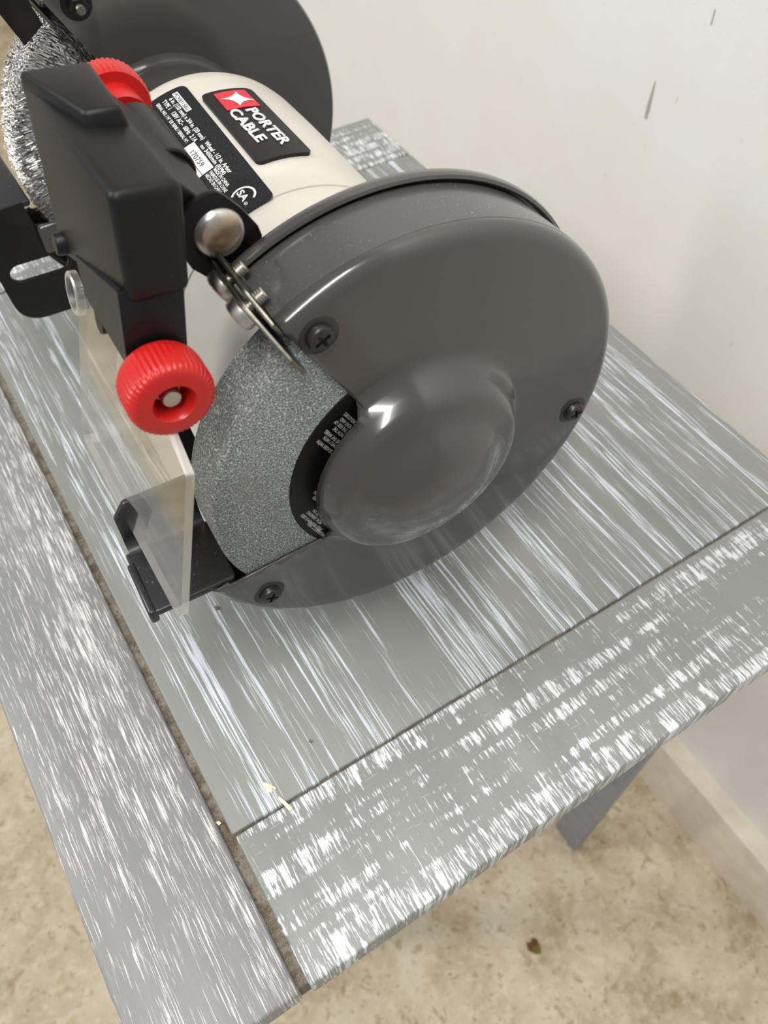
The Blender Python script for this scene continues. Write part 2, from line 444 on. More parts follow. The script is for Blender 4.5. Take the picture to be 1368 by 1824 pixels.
def sector(r0, r1, y0, y1, d0, d1, nseg, close_ends=True):
    """annular slab between y0 and y1"""
    vs = []; fs = []
    full = abs(d1 - d0 - 360) < 1e-6; N = nseg if full else nseg + 1
    for j in range(N):
        d = d0 + (d1 - d0) * j / nseg
        for r, y in ((r0, y0), (r1, y0), (r1, y1), (r0, y1)):
            x, z = PXZ(r, d); vs.append((x, y, z))
    for j in range(nseg):
        a = j * 4; b = ((j + 1) % N) * 4
        for i in range(4): fs.append((a + i, a + (i + 1) % 4, b + (i + 1) % 4, b + i))
    if not full and close_ends:
        fs.append((0, 1, 2, 3)); e = (N - 1) * 4; fs.append((e + 3, e + 2, e + 1, e))
    return vs, fs
def screw(parent, org, axis, r=.0040, h=.0024, mat=None, rot=0.0, nm='screw', washer=True):
    mat = mat or M['blackscrew']
    prof = [(0, h), (r * .7, h), (r * .90, h * .86), (r, h * .6), (r, 0), (0, 0)]
    o = lathe_obj(nm, prof, org, axis, mat, parent, seg=28)
    F = frame(axis).to_4x4(); F.translation = Vector(org)
    q = r * .14; e = r * .60
    cr = [(q, q), (q, e), (-q, e), (-q, q), (-e, q), (-e, -q), (-q, -q), (-q, -e), (q, -e), (q, -q), (e, -q), (e, q)]
    bm = prism_bm(cr, 2, h * .45, h * 2)
    bmesh.ops.transform(bm, matrix=F @ Matrix.Rotation(rot, 4, 'Z'), verts=bm.verts)
    me = bpy.data.meshes.new('c'); bm.to_mesh(me); bm.free()
    c = bpy.data.objects.new('c', me); COL.objects.link(c)
    c.parent = o.parent; c.location = o.location
    boolean(o, c)
    return o

def guard(yf, sgn, near):
    """wheel guard: yf = y of outer face, sgn +1 when the motor is towards +y"""
    c = cover(GR, M['guard'], yf, sgn)
    yi = yf + sgn * .0268
    # inner plate with rolled rim
    y0, y1 = yf + sgn * .0262, yf + sgn * .0276
    prof = []
    vs = []; fs = []
    nseg = 150
    d0, d1 = 216, 480
    cs = [(.030, yf + sgn * .0285), (.0872, yf + sgn * .0285), (.0874, yf + sgn * .0262), (.0882, yf + sgn * .0254), (.0892, yf + sgn * .0258), (.0896, yf + sgn * .0272), (.0894, yf + sgn * .0292), (.0884, yf + sgn * .0302), (.030, yf + sgn * .0302)]
    for j in range(nseg + 1):
        d = d0 + (d1 - d0) * j / nseg
        for r, y in cs:
            x, z = PXZ(r, d); vs.append((x, y, z))
    n = len(cs)
    for j in range(nseg):
        for i in range(n): fs.append((j * n + i, j * n + (i + 1) % n, (j + 1) * n + (i + 1) % n, (j + 1) * n + i))
    fs.append(tuple(range(n))); fs.append(tuple((nseg) * n + i for i in range(n))[::-1])
    ip = pyd('guard_back_plate', vs, fs, M['guard'], GR, auto=40)
    v2, f2 = sector(.0, .0405, yf + sgn * .0285, yf + sgn * .0302, 120, 216, 40)
    pyd('guard_back_lobe', v2, f2, M['guard'], GR)
    # bent tab at the end of the drum, above the opening
    return c
cov = guard(0.0, 1, True)
fcov = guard(0.2615, -1, False)
# dusty painted band over the rim of the near guard
vs = []; fs = []; ns = 176
for j in range(ns + 1):
    d = 202 + (480 - 202) * j / ns
    for r, y in ((R0 + .00060, .0046), (R0 + .00045, .0100), (R0 + .0000, .0180), (R0 - .0004, .0262)):
        x, z = PXZ(r, d); vs.append((x, y, z))
for j in range(ns):
    for i in range(3): fs.append((j * 4 + i, j * 4 + i + 1, j * 4 + i + 5, j * 4 + i + 4))
pyd('guard_band', vs, fs, M['drum'], GR, auto=0, label='dust-speckled rim band of the near guard')
# screws of the near cover, each in a shallow dimple
for d, rt in ((115.5, .5), (-12.3, .2), (-143.2, 1.1)):
    x, z = PXZ(.0764, d)
    s = screw(cov, (x, -.0006, z), Yn, .0042, .0027, rot=rt)
    lathe_obj('washer', [(.0040, .0002), (.0060, .0002), (.0063, 0), (.0040, 0)], (x, -.0006, z), Yn, M['blackscrew'], cov, seg=28)
# far guard fixing nut, seen on its inner plate
x, z = (-.0293, .0700)
lathe_obj('washer', [(.003, .0014), (.0062, .0014), (.0066, .0), (.003, 0)], (x, .2313, z), Yn, M['bmetal'], fcov, seg=28)
lathe_obj('nut', [(0, .0042), (.0038, .0042), (.0044, .0036), (.0044, .0)], (x, .2300, z), Yn, M['bmetal'], fcov, seg=6, auto=20)
lathe_obj('bolt_end', [(0, .0062), (.0018, .0062), (.0022, .0056), (.0022, .0)], (x, .2300, z), Yn, M['dsteel'], fcov, seg=20)
lathe_obj('guard_boss', [(.0300, .0062), (.0400, .0062), (.0418, .0055), (.0428, .0038), (.0434, .0)], (0, .2318, 0), Yn, M['guard'], fcov, seg=72)

# grinding wheel
WR = .0745
prof = [(.0, .0), (.0735, 0), (WR, .0010), (WR, .0178), (.0735, .0190), (0, .0190)]
wheel = lathe_obj('grinding_wheel', prof, (0, .0010 + .0190, 0), Yn, M['stone'], GR, seg=128, label='grey-green grinding wheel', auto=60)
lathe_obj('paper_disc', [(0, .0004), (.0474, .0004), (.0476, .0001), (.0476, 0)], (0, .0010, 0), Yn, M['paper'], wheel, seg=96, label='black paper label of the wheel')

# wire wheel
def bristles():
    rnd = random.Random(3); vs = []; fs = []
    def strand(p):
        base = len(vs); k = len(p)
        for i, q in enumerate(p):
            rr = .00013
            for a in (0, 2.094, 4.189):
                vs.append((q[0] + rr * math.cos(a), q[1] + rr * math.sin(a), q[2] + rr * math.sin(a + 1)))
        for i in range(k - 1):
            for a in range(3):
                fs.append((base + i * 3 + a, base + i * 3 + (a + 1) % 3, base + (i + 1) * 3 + (a + 1) % 3, base + (i + 1) * 3 + a))
        e = base + (k - 1) * 3; fs.append((e, e + 1, e + 2))
    for _ in range(17000):
        d = rnd.uniform(84, 258); rend = .0735 + rnd.gauss(0, .0011); y0 = rnd.uniform(.243, .2555)
        y1 = .2492 + (y0 - .2492) * 1.45 + rnd.gauss(0, .0007); p = []
        ph = rnd.uniform(0, 6.28); amp = rnd.uniform(.3, .8)
        for k in range(8):
            t = k / 7; r = .048 + (rend - .048) * t
            dd = d + amp * math.sin(ph + t * 17) + rnd.uniform(-.2, .2) + (rnd.gauss(0, 1.0) if k == 7 else 0)
            y = y0 + (y1 - y0) * t + .0006 * math.cos(ph + t * 15)
            x, z = PXZ(r, dd); p.append((x, y, z))
        strand(p)
    return vs, fs
vs, fs = bristles()
ww = lathe_obj('wire_wheel', [(0, .0), (.0600, 0), (.0640, .003), (.0640, .0090), (.0600, .012), (0, .012)], (0, .2552, 0), Yn, M['dark'], GR, seg=64, label='wire wheel with crimped steel bristles')
b = pyd('wire_bristles', vs, fs, M['wire'], ww, smooth=False, kind='stuff', recalc=False)

# motor housing
mp = [(0, .0335), (.040, .0335), (.0465, .0340), (.0490, .0352), (.0505, .0380), (.0515, .0450), (.0526, .0650), (.0532, .0878), (.0527, .0881), (.0527, .0887), (.0534, .0890), (.0539, .100), (.0541, .130), (.0539, .160),
      (.0533, .1810), (.0527, .1813), (.0527, .1819), (.0531, .1822), (.0526, .1865), (.0516, .1895), (.0500, .1915), (.047, .1925), (.040, .193), (0, .193)]
vs, fs = lathe([(r, y) for r, y in mp], (0, 0, 0), Yp, 96)
me = bpy.data.meshes.new('motor_housing'); me.from_pydata([tuple(v) for v in vs], [], fs)
bm = bmesh.new(); bm.from_mesh(me); bmesh.ops.remove_doubles(bm, verts=bm.verts, dist=1e-6); bmesh.ops.recalc_face_normals(bm, faces=bm.faces); bm.to_mesh(me); bm.free()
motor = link_mesh('motor_housing', me, M['cream'], GR, auto=40)
lathe_obj('guard_neck', [(.041, .0), (.041, .040)], (0, .191, 0), Yp, M['guard'], GR, seg=72)
lathe_obj('guard_neck', [(.036, .0), (.036, .006)], (0, .029, 0), Yp, M['guard'], GR, seg=72)
# pedestal and feet
pb = bmesh.new()
a = [(-.052, .078), (.052, .078), (.052, .184), (-.052, .184)]; bq = [(-.068, .060), (.068, .060), (.068, .202), (-.068, .202)]
A = [pb.verts.new((x, y, -.025)) for x, y in a]; B = [pb.verts.new((x, y, -.095)) for x, y in bq]; C2 = [pb.verts.new((x, y, -.109)) for x, y in bq]
pb.faces.new(A)
for P, Q in ((A, B), (B, C2)):
    for i in range(4): pb.faces.new((P[i], P[(i + 1) % 4], Q[(i + 1) % 4], Q[i]))
pb.faces.new(C2[::-1]); bmesh.ops.recalc_face_normals(pb, faces=pb.faces); bevel_bm(pb, .006, 3)
from_bm('base', pb, M['cream'], GR)
for sx in (-.055, .055):
    for y in (.073, .189):
        lathe_obj('rubber_foot', [(0, 0), (.010, 0), (.011, .001), (.010, .0075), (0, .0075)], (sx, y, -.115), (0, 0, 1), M['rubber'], GR, seg=24)

# flat print bent onto the motor
def on_cyl(t, y, r): a = math.radians(t); return (r * math.cos(a), y, r * math.sin(a))
def cyl_patch(name, corners, r, mat, parent, thick=.0003, rad=.003, n=16, **kw):
    """rounded quad given as (theta, y) corners, laid on the cylinder with a small thickness"""
    RR = .0540
    poly = roundpoly([(math.radians(t) * RR, y) for t, y in corners], rad, 5)
    xs = [p[0] for p in poly]; ys = [p[1] for p in poly]
    bm = bmesh.new()
    vs_ = [bm.verts.new((p[0], p[1], 0)) for p in poly]; f = bm.faces.new(vs_)
    for i in range(1, n):
        xx = min(xs) + (max(xs) - min(xs)) * i / n
        bmesh.ops.bisect_plane(bm, geom=bm.verts[:] + bm.edges[:] + bm.faces[:], plane_co=(xx, 0, 0), plane_no=(1, 0, 0))
    ex = bmesh.ops.extrude_face_region(bm, geom=bm.faces[:])
    for v in ex['geom']:
        if isinstance(v, bmesh.types.BMVert): v.co.z = thick
    for v in bm.verts:
        t = math.degrees(v.co.x / RR); v.co = Vector(on_cyl(t, v.co.y, r + v.co.z))
    return from_bm(name, bm, mat, parent, auto=40, **kw)
def text_mesh(s, bold=0.0, res=3):
    cu = bpy.data.curves.new('t', 'FONT'); cu.body = s; cu.size = 1; cu.offset = bold; cu.resolution_u = res
    o = bpy.data.objects.new('t', cu); COL.objects.link(o)
    bpy.context.view_layer.update()
    me = bpy.data.meshes.new_from_object(o.evaluated_get(bpy.context.evaluated_depsgraph_get()))
    bpy.data.objects.remove(o)
    bm = bmesh.new(); bm.from_mesh(me)
    bmesh.ops.triangulate(bm, faces=bm.faces)
    return bm
def cyl_text(name, s, y0, y1, th0, th1, r, mat, parent, bold=0.0, shear=0.0, raise_=0.0, tilt=0.0):
    bm = text_mesh(s, bold)
    xs = [v.co.x for v in bm.verts]; ys = [v.co.y for v in bm.verts]
    x0, x1 = min(xs), max(xs); yb, yt = 0.0, .70
    if raise_:
        ex = bmesh.ops.extrude_face_region(bm, geom=bm.faces[:])
        for v in ex['geom']:
            if isinstance(v, bmesh.types.BMVert): v.co.z = 1
    for v in bm.verts:
        u = (v.co.x - x0) / (x1 - x0); h = (v.co.y - yb) / (yt - yb)
        y = y0 + (y1 - y0) * u - shear * h
        t = th0 + (th1 - th0) * h + tilt * u
        v.co = Vector(on_cyl(t, y, r + raise_ * v.co.z))
    return from_bm(name, bm, mat, parent, smooth=False)
RL = .0541
lab = cyl_patch('rating_label', [(95.6, .1778), (96.9, .0872), (122, .0868), (121, .1783)], RL, M['film'], GR, .0002, .0035, 22, label='black rating label on the motor')
badge = cyl_patch('logo_badge', [(94.0, .1636), (70.6, .1648), (69.6, .1095), (94.2, .1075)], RL, M['badge'], GR, .0014, .003, 20, label='raised black badge with red square')
r1 = RL + .00028; r2 = RL + .0015
rs = cyl_patch('red_square', [(89.0, .1610), (75.0, .1618), (74.2, .1475), (89.2, .1465)], r2, M['redlogo'], badge, .0003, .0006, 12)
# four-pointed star
star = []
for k in range(4):
    a = k * PI / 2
    tip = .0064 if k % 2 else .0068
    star.append((tip * math.cos(a + .25), tip * math.sin(a + .25)))
    for t in (.25, .5, .75):
        p0 = Vector((tip * math.cos(a + .25), tip * math.sin(a + .25))); p2 = Vector((tip * math.cos(a + PI / 2 + .25), tip * math.sin(a + PI / 2 + .25)))
        m = Vector((.0012 * math.cos(a + PI / 4 + .25), .0012 * math.sin(a + PI / 4 + .25)))
        q = p0 * (1 - t) ** 2 + m * 2 * t * (1 - t) + p2 * t * t; star.append((q.x, q.y))
bm = bmesh.new(); cvt = bm.verts.new((0, 0, 0)); sv = [bm.verts.new((x, y, 0)) for x, y in star]
for i in range(len(sv)): bm.faces.new((cvt, sv[i], sv[(i + 1) % len(sv)]))
for v in bm.verts: v.co = Vector(on_cyl(81.3 - math.degrees(v.co.x / .0555), .1540 - v.co.y, r2 + .00045))
from_bm('star_mark', bm, M['white'], badge, smooth=False)
cyl_text('raised_lettering', 'PORTER', .1445, .1150, 82.2, 77.2, r2, M['white'], badge, bold=.022, shear=-.0012, raise_=.0005, tilt=-2.0)
cyl_text('raised_lettering', 'CABLE', .1455, .1195, 89.3, 84.6, r2, M['white'], badge, bold=.022, shear=-.0012, raise_=.0005, tilt=-1.0)
# rating print
mb = cyl_patch('model_box', [(102.9, .1745), (100.3, .1745), (100.3, .1585), (102.9, .1585)], r1, M['white'], lab, .00004, .0001, 3)
cyl_text('rating_text', 'PCXB515BG', .1738, .1592, 102.5, 100.7, r1 + .0001, M['ink'], lab, .012)
cyl_text('rating_text', '6 in. (150 mm) x 3/4 in. (20 mm)   Wheel - 1/2 in. Arbor', .1725, .1110, 105.3, 103.4, r1, M['white'], lab, .022)
cyl_text('rating_text', 'TYPE 1   120V AC~  60Hz  2.1A', .1735, .1385, 108.4, 106.4, r1, M['white'], lab, .022)
cyl_text('rating_text', 'no 3450/min (RPM)', .1345, .1120, 107.5, 105.8, r1, M['white'], lab, .022)
cyl_text('rating_text', 'SERIAL NO. / N° DE SERIE / SERIAL N°:', .1740, .1410, 111.2, 109.7, r1, M['white'], lab, .022)
cyl_patch('serial_box', [(113.6, .1392), (108.3, .1388), (108.4, .1190), (113.7, .1190)], r1, M['white'], lab, .00004, .0001, 3)
cyl_patch('serial_box', [(119.5, .1405), (113.9, .1400), (114.0, .1190), (119.5, .1190)], r1, M['white'], lab, .00004, .0001, 3)
cyl_text('serial_number', '170759', .1345, .1235, 112.6, 110.2, r1 + .0001, M['ink'], lab, .006)
cyl_text('serial_number', '0121', .1370, .1285, 117.9, 115.2, r1 + .0001, M['ink'], lab, .006)
cyl_text('rating_text', 'MADE IN CHINA', .1180, .1050, 109.2, 107.7, r1, M['white'], lab, .022)
cyl_text('rating_text', 'FABRIQUE EN CHINE', .1180, .1030, 111.2, 109.7, r1, M['white'], lab, .022)
cyl_text('rating_text', 'HECHO EN CHINA', .1180, .1040, 113.2, 111.7, r1, M['white'], lab, .022)
cyl_text('certification_mark', 'SA', .0992, .0930, 107.9, 104.9, r1, M['white'], lab, .03)
cyl_text('certification_mark', '®', .0924, .0906, 108.2, 106.8, r1, M['white'], lab, .01)
bm = bmesh.new(); pv = None
for k in range(19):
    a = math.radians(35 + k * 11)                      # C-shaped arc around the letters
    pr = []
    for q in (.0040, .0049):
        u, h = q * math.cos(a), q * math.sin(a)
        pr.append(bm.verts.new(on_cyl(106.4 - math.degrees(h / .0541), .0958 - u, r1)))
    if pv: bm.faces.new((pv[0], pv[1], pr[1], pr[0]))
    pv = pr
from_bm('certification_mark', bm, M['white'], lab, smooth=False)
# print on the wheel's paper disc
def disc_text(s, x, z, ux, uz, h):
    bm = text_mesh(s, .01, 2)
    xs = [v.co.x for v in bm.verts]; x1 = max(xs)
    L = math.hypot(ux, uz); ux /= L; uz /= L; vx, vz = -uz, ux
    k = h / .70
    for v in bm.verts:
        u = (v.co.x - x1) * k * .72; w_ = v.co.y * k
        v.co = Vector((x + ux * u + vx * w_, .00048, z + uz * u + vz * w_))
    return from_bm('warning_text', bm, M['wtext'], wheel, smooth=False)
for (x, z), s in zip([(-.0250, .0335), (-.0265, .0319), (-.0285, .0317), (-.0291, .0289), (-.0322, .0293), (-.0327, .0266), (-.0350, .0260)],
                     ["SEE OPERATOR'S", 'MUST READ AND', 'REDUCE THE RISK OF', 'COME WITH THE', 'GUARDS USE THE WHEEL', 'MUST COMPLY WITH', 'SAFETY GLASSES WITH']):
    disc_text(s, x, z, -.0065, .0114, .00135)
for (x, z), s in zip([(-.0378, .0014), (-.0384, -.0011), (-.0389, -.0085), (-.0412, -.0080), (-.0435, -.0081), (-.0416, -.0144)],
                     ['ANY ACTION', 'IS USED', 'FIT ON', 'METAL GRINDING', 'SPEED MAXIMUM IS USED', 'UN LUGAR ETC. PARA']):
    disc_text(s, x, z, -.0058, .0121, .00135)

# ---- spark arrester, tab, bracket of the near wheel
U = Vector((math.cos(math.radians(120)), 0, math.sin(math.radians(120))))     # radial at the opening
V = Vector((-math.sin(math.radians(120)), 0, math.cos(math.radians(120))))    # away from the guard, into the opening
def plate_uv(name, pts, t0, t1, mat, parent, bev=.0003, **kw):
    """plate lying along the opening: pts are (radius, y); thickness t0..t1 along V"""
    bm = bmesh.new(); rows = []
    for t in (t0, t1): rows.append([bm.verts.new(U * r + V * t + Vector((0, y, 0))) for r, y in pts])
    A, B = rows; n = len(pts); bm.faces.new(A); bm.faces.new(B[::-1])
    for i in range(n): bm.faces.new((A[i], A[(i + 1) % n], B[(i + 1) % n], B[i]))
    bmesh.ops.recalc_face_normals(bm, faces=bm.faces)
    if bev: bevel_bm(bm, bev, 2)
    return from_bm(name, bm, mat, parent, **kw)
def spark(yo, s):
    tab = plate_uv('guard_tab', roundpoly([(.0845, yo + s * .001), (.0845, yo + s * .030), (.0950, yo + s * .030), (.0945, yo + s * .012), (.0885, yo + s * .001)], [.0005, .001, .002, .004, .001]), .0003, .0016, M['dsteel'], GR)
    sp = plate_uv('spark_arrester', roundpoly([(.0725, yo - s * .0045), (.0740, yo + s * .030), (.0930, yo + s * .0345), (.0930, yo + s * .010), (.0800, yo - s * .0055)], [.001, .002, .001, .006, .002]), .0030, .0044, M['dsteel'], GR, label='steel spark arrester plate')
    for y in (yo + s * .0105, yo + s * .0235):
        o = U * .0905 + V * .0044 + Vector((0, y, 0))
        screw(sp, tuple(o), tuple(V), .0048, .0034, M['steel'], rot=.6)
        prof = []
        for k in range(9): prof += [(.0021, -.0005 - k * .0008), (.0017, -.0009 - k * .0008)]
        prof.append((0, -.0075))
        lathe_obj('screw_thread', prof, tuple(o), tuple(V), M['steel'], sp, seg=20)
    return sp
spark(0.0, 1)
spark(0.2615, -1)

# ---- eye shield assembly
bx, bz = -.0455, .0855                        # hinge bolt axis
ch = []
for k in range(13):
    a = math.radians(175 - k * 15); ch.append((bx + .0122 * math.cos(a), bz + .0122 * math.sin(a)))
near_poly = ch[:7] + [(-.0425, .0960), (-.0380, .0905), (-.0340, .0838), (-.0332, .0805), (-.0342, .0768), (-.0350, .0735), (-.0466, .0675), (-.0550, .0770), (-.0572, .0830)]
cheek = from_bm('hinge_bracket', prism_bm(near_poly, 1, .0325, .0345, .0003), M['bmetal'], GR, label='black steel hinge bracket')
far_poly = ch + [(-.0336, .0760), (-.0450, .0700), (-.0560, .0770)]
lathe_obj('bracket_sleeve', [(0, 0), (.0078, 0), (.0084, .0006), (.0084, .0300), (.0078, .0306), (0, .0306)], (bx - .0022, .0640, bz + .0004), Yp, M['bmetal'], cheek, seg=40)
from_bm('bracket_web', prism_bm([(bx + .0020, bz - .012), (bx + .0042, bz - .012), (bx + .0042, bz - .003), (bx + .0020, bz - .003)], 1, .0345, .0880, .0003), M['bmetal'], cheek)
lathe_obj('carriage_bolt', [(0, .0030), (.0030, .0028), (.0056, .0022), (.0069, .0012), (.0073, 0), (0, 0)], (bx, .0325, bz), Yn, M['cap'], GR, seg=40, label='worn domed bolt head')
def knob(name, org, axis, R, L, parent=None, hole=.0052, collar=0, label=None):
    ridges = 46
    def rm(r, h, t, i):
        if 3 <= i <= 9 and r > R * .8: return r - .0004 * (0.5 + .5 * math.cos(t * ridges))
        return r
    prof = [(hole, L * .25), (hole, L * .9), (hole + .0008, L), (R * .80, L), (R * .90, L * .97), (R * .965, L * .90), (R, L * .78), (R, L * .25), (R * .985, L * .10), (R * .93, 0), (R * .6, 0)]
    if collar: prof += [(collar, 0), (collar, -.0105), (0, -.0105)]
    else: prof += [(0, 0)]
    prof = [(0, L * .25)] + prof
    return lathe_obj(name, prof, org, axis, M['red'], parent or GR, seg=ridges * 5, rmod=rm, auto=50, label=label)
kx, kz = -.0761, .0664
k1 = knob('clamp_knob', (kx, .0092, kz), Yn, .0120, .0125, label='red ribbed knob with bright screw end')
lathe_obj('screw_end', [(0, .0052), (.0024, .0052), (.0028, .0046), (.0028, -.004)], (kx, .0040, kz), Yn, M['steel'], k1, seg=28)
lathe_obj('screw_thread', [(.0028, .0012), (.0036, .0012), (.0036, -.002)], (kx, .0040, kz), Yn, M['steel'], k1, seg=28)
k2 = knob('clamp_knob', (bx - .0035, .1085, bz + .0005), Yp, .0124, .0105, collar=.0085, label='red ribbed knob behind the shield housing')
lathe_obj('hinge_rod', [(.0028, 0), (.0028, .072)], (bx, .0335, bz), Yp, M['dsteel'], GR, seg=16)

# shield housing: leaning rounded box with barrel round the hinge bolt
hb = bmesh.new()
nearq = [(-.0751, .1187), (-.0582, .1170), (-.0620, .0880), (-.0779, .0898)]
farq = [(-.0778, .1172), (-.0600, .1158), (-.0650, .0760), (-.0832, .0640)]
A = [hb.verts.new((x, .0098, z)) for x, z in nearq]; B = [hb.verts.new((x, .0760, z)) for x, z in farq]
hb.faces.new(A); hb.faces.new(B[::-1])
for i in range(4): hb.faces.new((A[i], A[(i + 1) % 4], B[(i + 1) % 4], B[i]))
bmesh.ops.recalc_face_normals(hb, faces=hb.faces); bevel_bm(hb, .0026, 4)
house = from_bm('shield_housing', hb, M['black'], GR, label='black plastic housing holding the eye shield')
# wedge from the housing to the barrel
arm = roundpoly([(-.0640, .1150), (-.0480, .0950), (-.0416, .0890), (-.0408, .0830), (-.0460, .0790), (-.0650, .0900)], [0, .004, .003, .003, .003, 0])
from_bm('hinge_barrel', prism_bm(arm, 1, .0360, .0860, .0012, 3), M['black'], house)
rb = bmesh.new()
q8 = [(-.0700, .0420, .1210), (-.0615, .0405, .1210), (-.0602, .0385, .1150), (-.0712, .0400, .1150), (-.0782, .0700, .1206), (-.0606, .0680, .1200), (-.0600, .0720, .1140), (-.0786, .0740, .1140)]
vv = [rb.verts.new(p) for p in q8]
for f in ((0, 1, 2, 3), (7, 6, 5, 4), (0, 4, 5, 1), (1, 5, 6, 2), (2, 6, 7, 3), (3, 7, 4, 0)): rb.faces.new([vv[i] for i in f])
bmesh.ops.recalc_face_normals(rb, faces=rb.faces); bevel_bm(rb, .0012, 3)
from_bm('raised_block', rb, M['black'], house)
lathe_obj('housing_screw', [(0, .0042), (.0030, .0042), (.0034, .0036), (.0034, 0)], (-.0806, .0690, .0720), (-1, 0, .15), M['black'], house, seg=24)
# arm down to the knob
ap = roundpoly([(-.0795, .0930), (-.0632, .0900), (-.0668, .0660), (-.0690, .0560), (-.0765, .0505), (-.0835, .0560), (-.0835, .0660)], [0, 0, .002, .004, .006, .004, .002])
sa = from_bm('shield_arm', prism_bm(ap, 1, .0112, .0130, .0003), M['bmetal'], GR, label='glossy black arm behind the red knob')
sb = bmesh.new(); pts = [(-.0795, .0125, .0930), (-.0836, .0125, .0600), (-.0820, .0215, .0640), (-.0835, .0470, .0690), (-.0815, .0560, .0760)]
A = [sb.verts.new(p) for p in pts]; B = [sb.verts.new((p[0] + .0014, p[1], p[2])) for p in pts]
sb.faces.new(A); sb.faces.new(B[::-1])
for i in range(5): sb.faces.new((A[i], A[(i + 1) % 5], B[(i + 1) % 5], B[i]))
from_bm('arm_side', sb, M['black'], sa, smooth=False)

# clear shield
Dp = Vector((-.0960, -.0150, -.0150)); Bp = Vector((-.0994, .0802, -.0147)); Ep = Vector((-.0807, -.0150, .0519))
nrm = (Bp - Dp).cross(Ep - Dp).normalized()
ey = (Bp - Dp).normalized(); ez = nrm.cross(ey).normalized()
if ez.z < 0: ez = -ez
def SP(p): d = Vector(p) - Dp; return (d.dot(ey), d.dot(ez))
out = [SP(Dp), SP(Bp), SP((-.0849, .0701, .0469)), SP((-.0822, .0600, .0600)), SP((-.0790, .0300, .0670)), SP((-.0795, .0140, .0630)), SP(Ep)]
op = roundpoly(out, [.007, .007, .003, .004, .002, .001, .0015], 6)
TH = .0026
def shield():
    bm = bmesh.new(); bm2 = bmesh.new()
    A = [Dp + ey * u + ez * v for u, v in op]; off = nrm * TH
    if off.x < 0: off = -off
    B = [p + off for p in A]
    fa = [bm.verts.new(p) for p in A]; bm.faces.new(fa)
    fb = [bm.verts.new(p) for p in B]; bm.faces.new(fb[::-1])
    ea = [bm2.verts.new(p) for p in A]; eb = [bm2.verts.new(p) for p in B]; n = len(A)
    for i in range(n): bm2.faces.new((ea[i], ea[(i + 1) % n], eb[(i + 1) % n], eb[i]))
    s = from_bm('eye_shield', bm, M['clear'], GR, smooth=False, label='clear plastic eye shield')
    from_bm('shield_edge', bm2, M['edge'], s, smooth=False)
    return s
sh = shield()
for (y, z, x) in ((.0653, .0570, -.0830), (.0441, .0614, -.0812)):
    big = y > .05
    if big: lathe_obj('shield_boss', [(.0052, .0026), (.0064, .0026), (.0068, .0022), (.0068, 0), (.0052, 0), (.0052, .0026)], (x, y, z), (-1, 0, .22), M['edge'], sh, seg=32)
    lathe_obj('shield_screw', [(0, .0016), (.0040, .0014), (.0052 if big else .0042, .0006), (.0052 if big else .0042, 0)], (x, y, z), (-1, 0, .22), M['black'], sh, seg=28)

# ---- tool rests: flat ledge with rolled edge and slotted upright, both wheels
def tool_rest(yb, s, lab_):
    """yb = y of the upright plate; s = +1: ledge reaches towards -y"""
    root = from_bm('tool_rest', prism_bm(roundpoly([(-.1030, yb - s * .0315), (-.0712, yb - s * .0315), (-.0712, yb - s * .003), (-.1030, yb - s * .003)], [.003, .003, 0, 0]), 2, -.0310, -.0280, .0009, 3), M['rest'], GR, label=lab_)
    # curved bend up into the upright
    prof = []
    for k in range(7):
        a = k / 6 * PI / 2; prof.append((yb - s * .003 - s * .0045 + s * .0045 * math.sin(a) + s * .003, -.0280 + .0045 - .0045 * math.cos(a)))
    vs = []; fs = []
    prof = [(yb - s * .0045 + s * .0045 * math.sin(k / 6 * PI / 2), -.0280 + .0045 - .0045 * math.cos(k / 6 * PI / 2)) for k in range(7)]
    prof2 = [(y + s * .0022, z - .0022) for y, z in prof]
    poly = prof + prof2[::-1]
    from_bm('bend', prism_bm(poly, 0, -.1015, -.0722, 0), M['rest'], root)
    up = roundpoly([(-.1015, -.0240), (-.1015, -.0120), (-.0965, -.0050), (-.0722, -.0050), (-.0722, -.0240)], [0, .003, .003, .001, 0])
    from_bm('upright', prism_bm(up, 1, yb, yb + s * .0022, .0004), M['rest'], root)
    # rolled lip along the outer edge
    y0, y1 = sorted((yb - s * .0315, yb - s * .0040))
    from_bm('rolled_lip', box_bm(-.1042, -.1010, y0, y0 + (y1 - y0) * .86, -.0345, -.0275, .0012, 3), M['rest'], root)
    return root
tool_rest(.0325, 1, 'black steel tool rest of the grinding wheel')
# slotted mounting bracket behind the near rest
def bracket(y, nm='rest_bracket', slot=True, xr=-.058, x0=-.1060):
    th = .0022
    outer = roundpoly([(x0, -.0036), (-.0800, -.0020), (-.0783, -.0150), (xr, -.0180), (xr, -.0660), (x0 + .0045, -.0660)], [.002, .001, .001, .001, .002, .015], 8)
    o = from_bm(nm, prism_bm(outer, 1, y, y + th, .0003), M['bmetal'], GR, label='black slotted mounting bracket')
    if slot:
        sl = []
        c0, c1, zc, rr = -.0930, -.0740, -.0372, .0050
        for k in range(9): a = math.radians(90 + k * 22.5); sl.append((c0 + rr * math.cos(a), zc + rr * math.sin(a)))
        for k in range(9): a = math.radians(-90 + k * 22.5); sl.append((c1 + rr * math.cos(a), zc + rr * math.sin(a)))
        bm = prism_bm(sl, 1, y - .002, y + th + .002); me = bpy.data.meshes.new('c'); bm.to_mesh(me); bm.free()
        c = bpy.data.objects.new('c', me); COL.objects.link(c); c.parent = GR; c.location = (0, 0, HZ)
        boolean(o, c)
    return o
br = bracket(.2220)
from_bm('bracket_step', box_bm(-.0780, -.0600, .2180, .2218, -.0290, -.0140, .0020, 3), M['guard'], br)
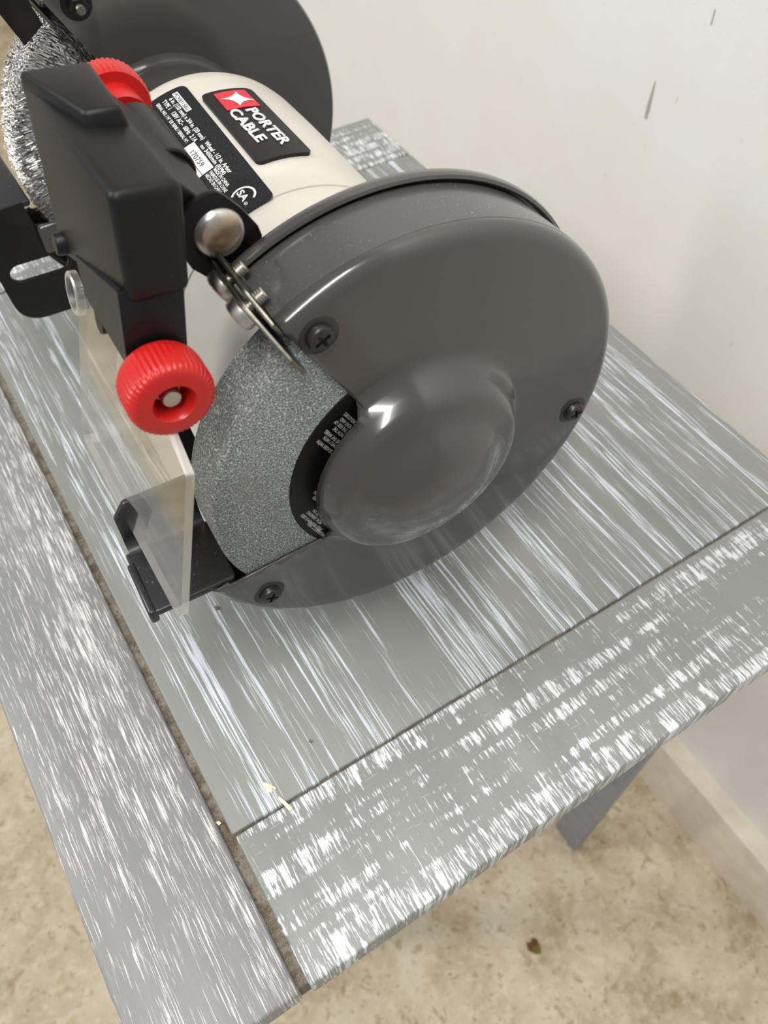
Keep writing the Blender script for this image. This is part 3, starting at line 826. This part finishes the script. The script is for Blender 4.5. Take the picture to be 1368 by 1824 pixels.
fr = from_bm('tool_rest', prism_bm(roundpoly([(-.1120, .2245), (-.0760, .2245), (-.0800, .3000), (-.1120, .3000)], .002), 2, -.0060, -.0030, .0009, 3), M['rest'], GR, label='black steel tool rest of the wire wheel')
from_bm('bracket_arm', prism_bm(roundpoly([(-.0735, .030), (-.0690, .030), (-.0640, -.008), (-.0640, -.050), (-.0690, -.050), (-.0730, -.010)], .001), 1, .0295, .0315, .0003), M['bmetal'], GR)
# far shield arm, only its end shows at the corner of the view
from_bm('shield_arm', prism_bm([(-.0619, .0762), (-.0553, .0604), (-.0457, .0667), (-.0478, .0740), (-.0500, .0900), (-.0660, .0900)], 1, .2270, .2292, .0003), M['bmetal'], GR)

# ------------------------------------------------------------------ debris
rd = random.Random(5); vs = []; fs = []
for k in range(150):                                                   # fine sawdust caught in the long groove
    x = .0002 + rd.random() * .0028; y = rd.uniform(-.05, .30); r = rd.uniform(.0002, .0007)
    b0 = len(vs); a0 = rd.random() * 6
    for q in range(3): vs.append((x + r * math.cos(a0 + q * 2.1), y + 1.6 * r * math.sin(a0 + q * 2.1), TZ - .0028))
    vs.append((x, y, TZ - .0028 + r))
    fs += [(b0, b0 + 1, b0 + 3), (b0 + 1, b0 + 2, b0 + 3), (b0 + 2, b0, b0 + 3), (b0 + 2, b0 + 1, b0)]
sd = pyd('sawdust', vs, fs, M['bchip'], None, smooth=False, kind='stuff')
sd['label'] = 'tan sawdust crumbs caught in the long groove beside the left board'; sd['category'] = 'sawdust'
def chip(label, pts, z0, th, mat, name='wood_chip', cat='wood chip', tilt=0):
    bm = prism_bm([(x, y) for x, y in pts], 2, 0, th)
    cx = sum(p[0] for p in pts) / len(pts); cy = sum(p[1] for p in pts) / len(pts)
    for v in bm.verts: v.co.x -= cx; v.co.y -= cy; v.co.z += tilt * v.co.x * v.co.x * 40
    o = from_bm(name, bm, mat, None, smooth=False)
    o.location = (cx, cy, z0); o['label'] = label; o['category'] = cat
    return o
chip('pale notched wood flake lying on the centre panel near the groove corner', [(.0224, .0132), (.0240, .0118), (.0266, .0078), (.0262, .0070), (.0252, .0088), (.0243, .0066), (.0232, .0080)], TZ - .0003, .0005, M['chip'])
chip('pale straight wood sliver lying across the groove of the end board', [(.0252, .0030), (.0262, .0038), (.0284, -.0030), (.0270, -.0040)], TZ + .0003, .0005, M['chip'])
chip('small pale wood crumb in the long groove by the left board', [(-.0003, .0092), (.0012, .0088), (.0016, .0076), (.0003, .0074)], TZ - .0029, .0008, M['chip'])
chip('brown wood crumb on the panel just below the tool rest', [(.0415, .0975), (.0425, .0980), (.0435, .0970), (.0430, .0958), (.0418, .0960)], TZ - .0003, .0009, M['bchip'], cat='wood crumb', name='wood_crumb')
chip('tan wood crumb on the panel between the wood flakes and the guard', [(.0474, .0176), (.0486, .0180), (.0490, .0168), (.0478, .0165)], TZ - .0003, .0007, M['bchip'], cat='wood crumb', name='wood_crumb')
lf = [(-.010, .002), (-.006, .010), (-.001, .007), (.004, .011), (.008, .006), (.007, -.003), (.002, -.011), (-.004, -.008)]
chip('small curled brown and green dead leaf scrap on the concrete floor', [(.2231 + x * .8, -.0778 + y * .8) for x, y in lf], .0002, .0012, M['leaf'], name='dead_leaf', cat='leaf')
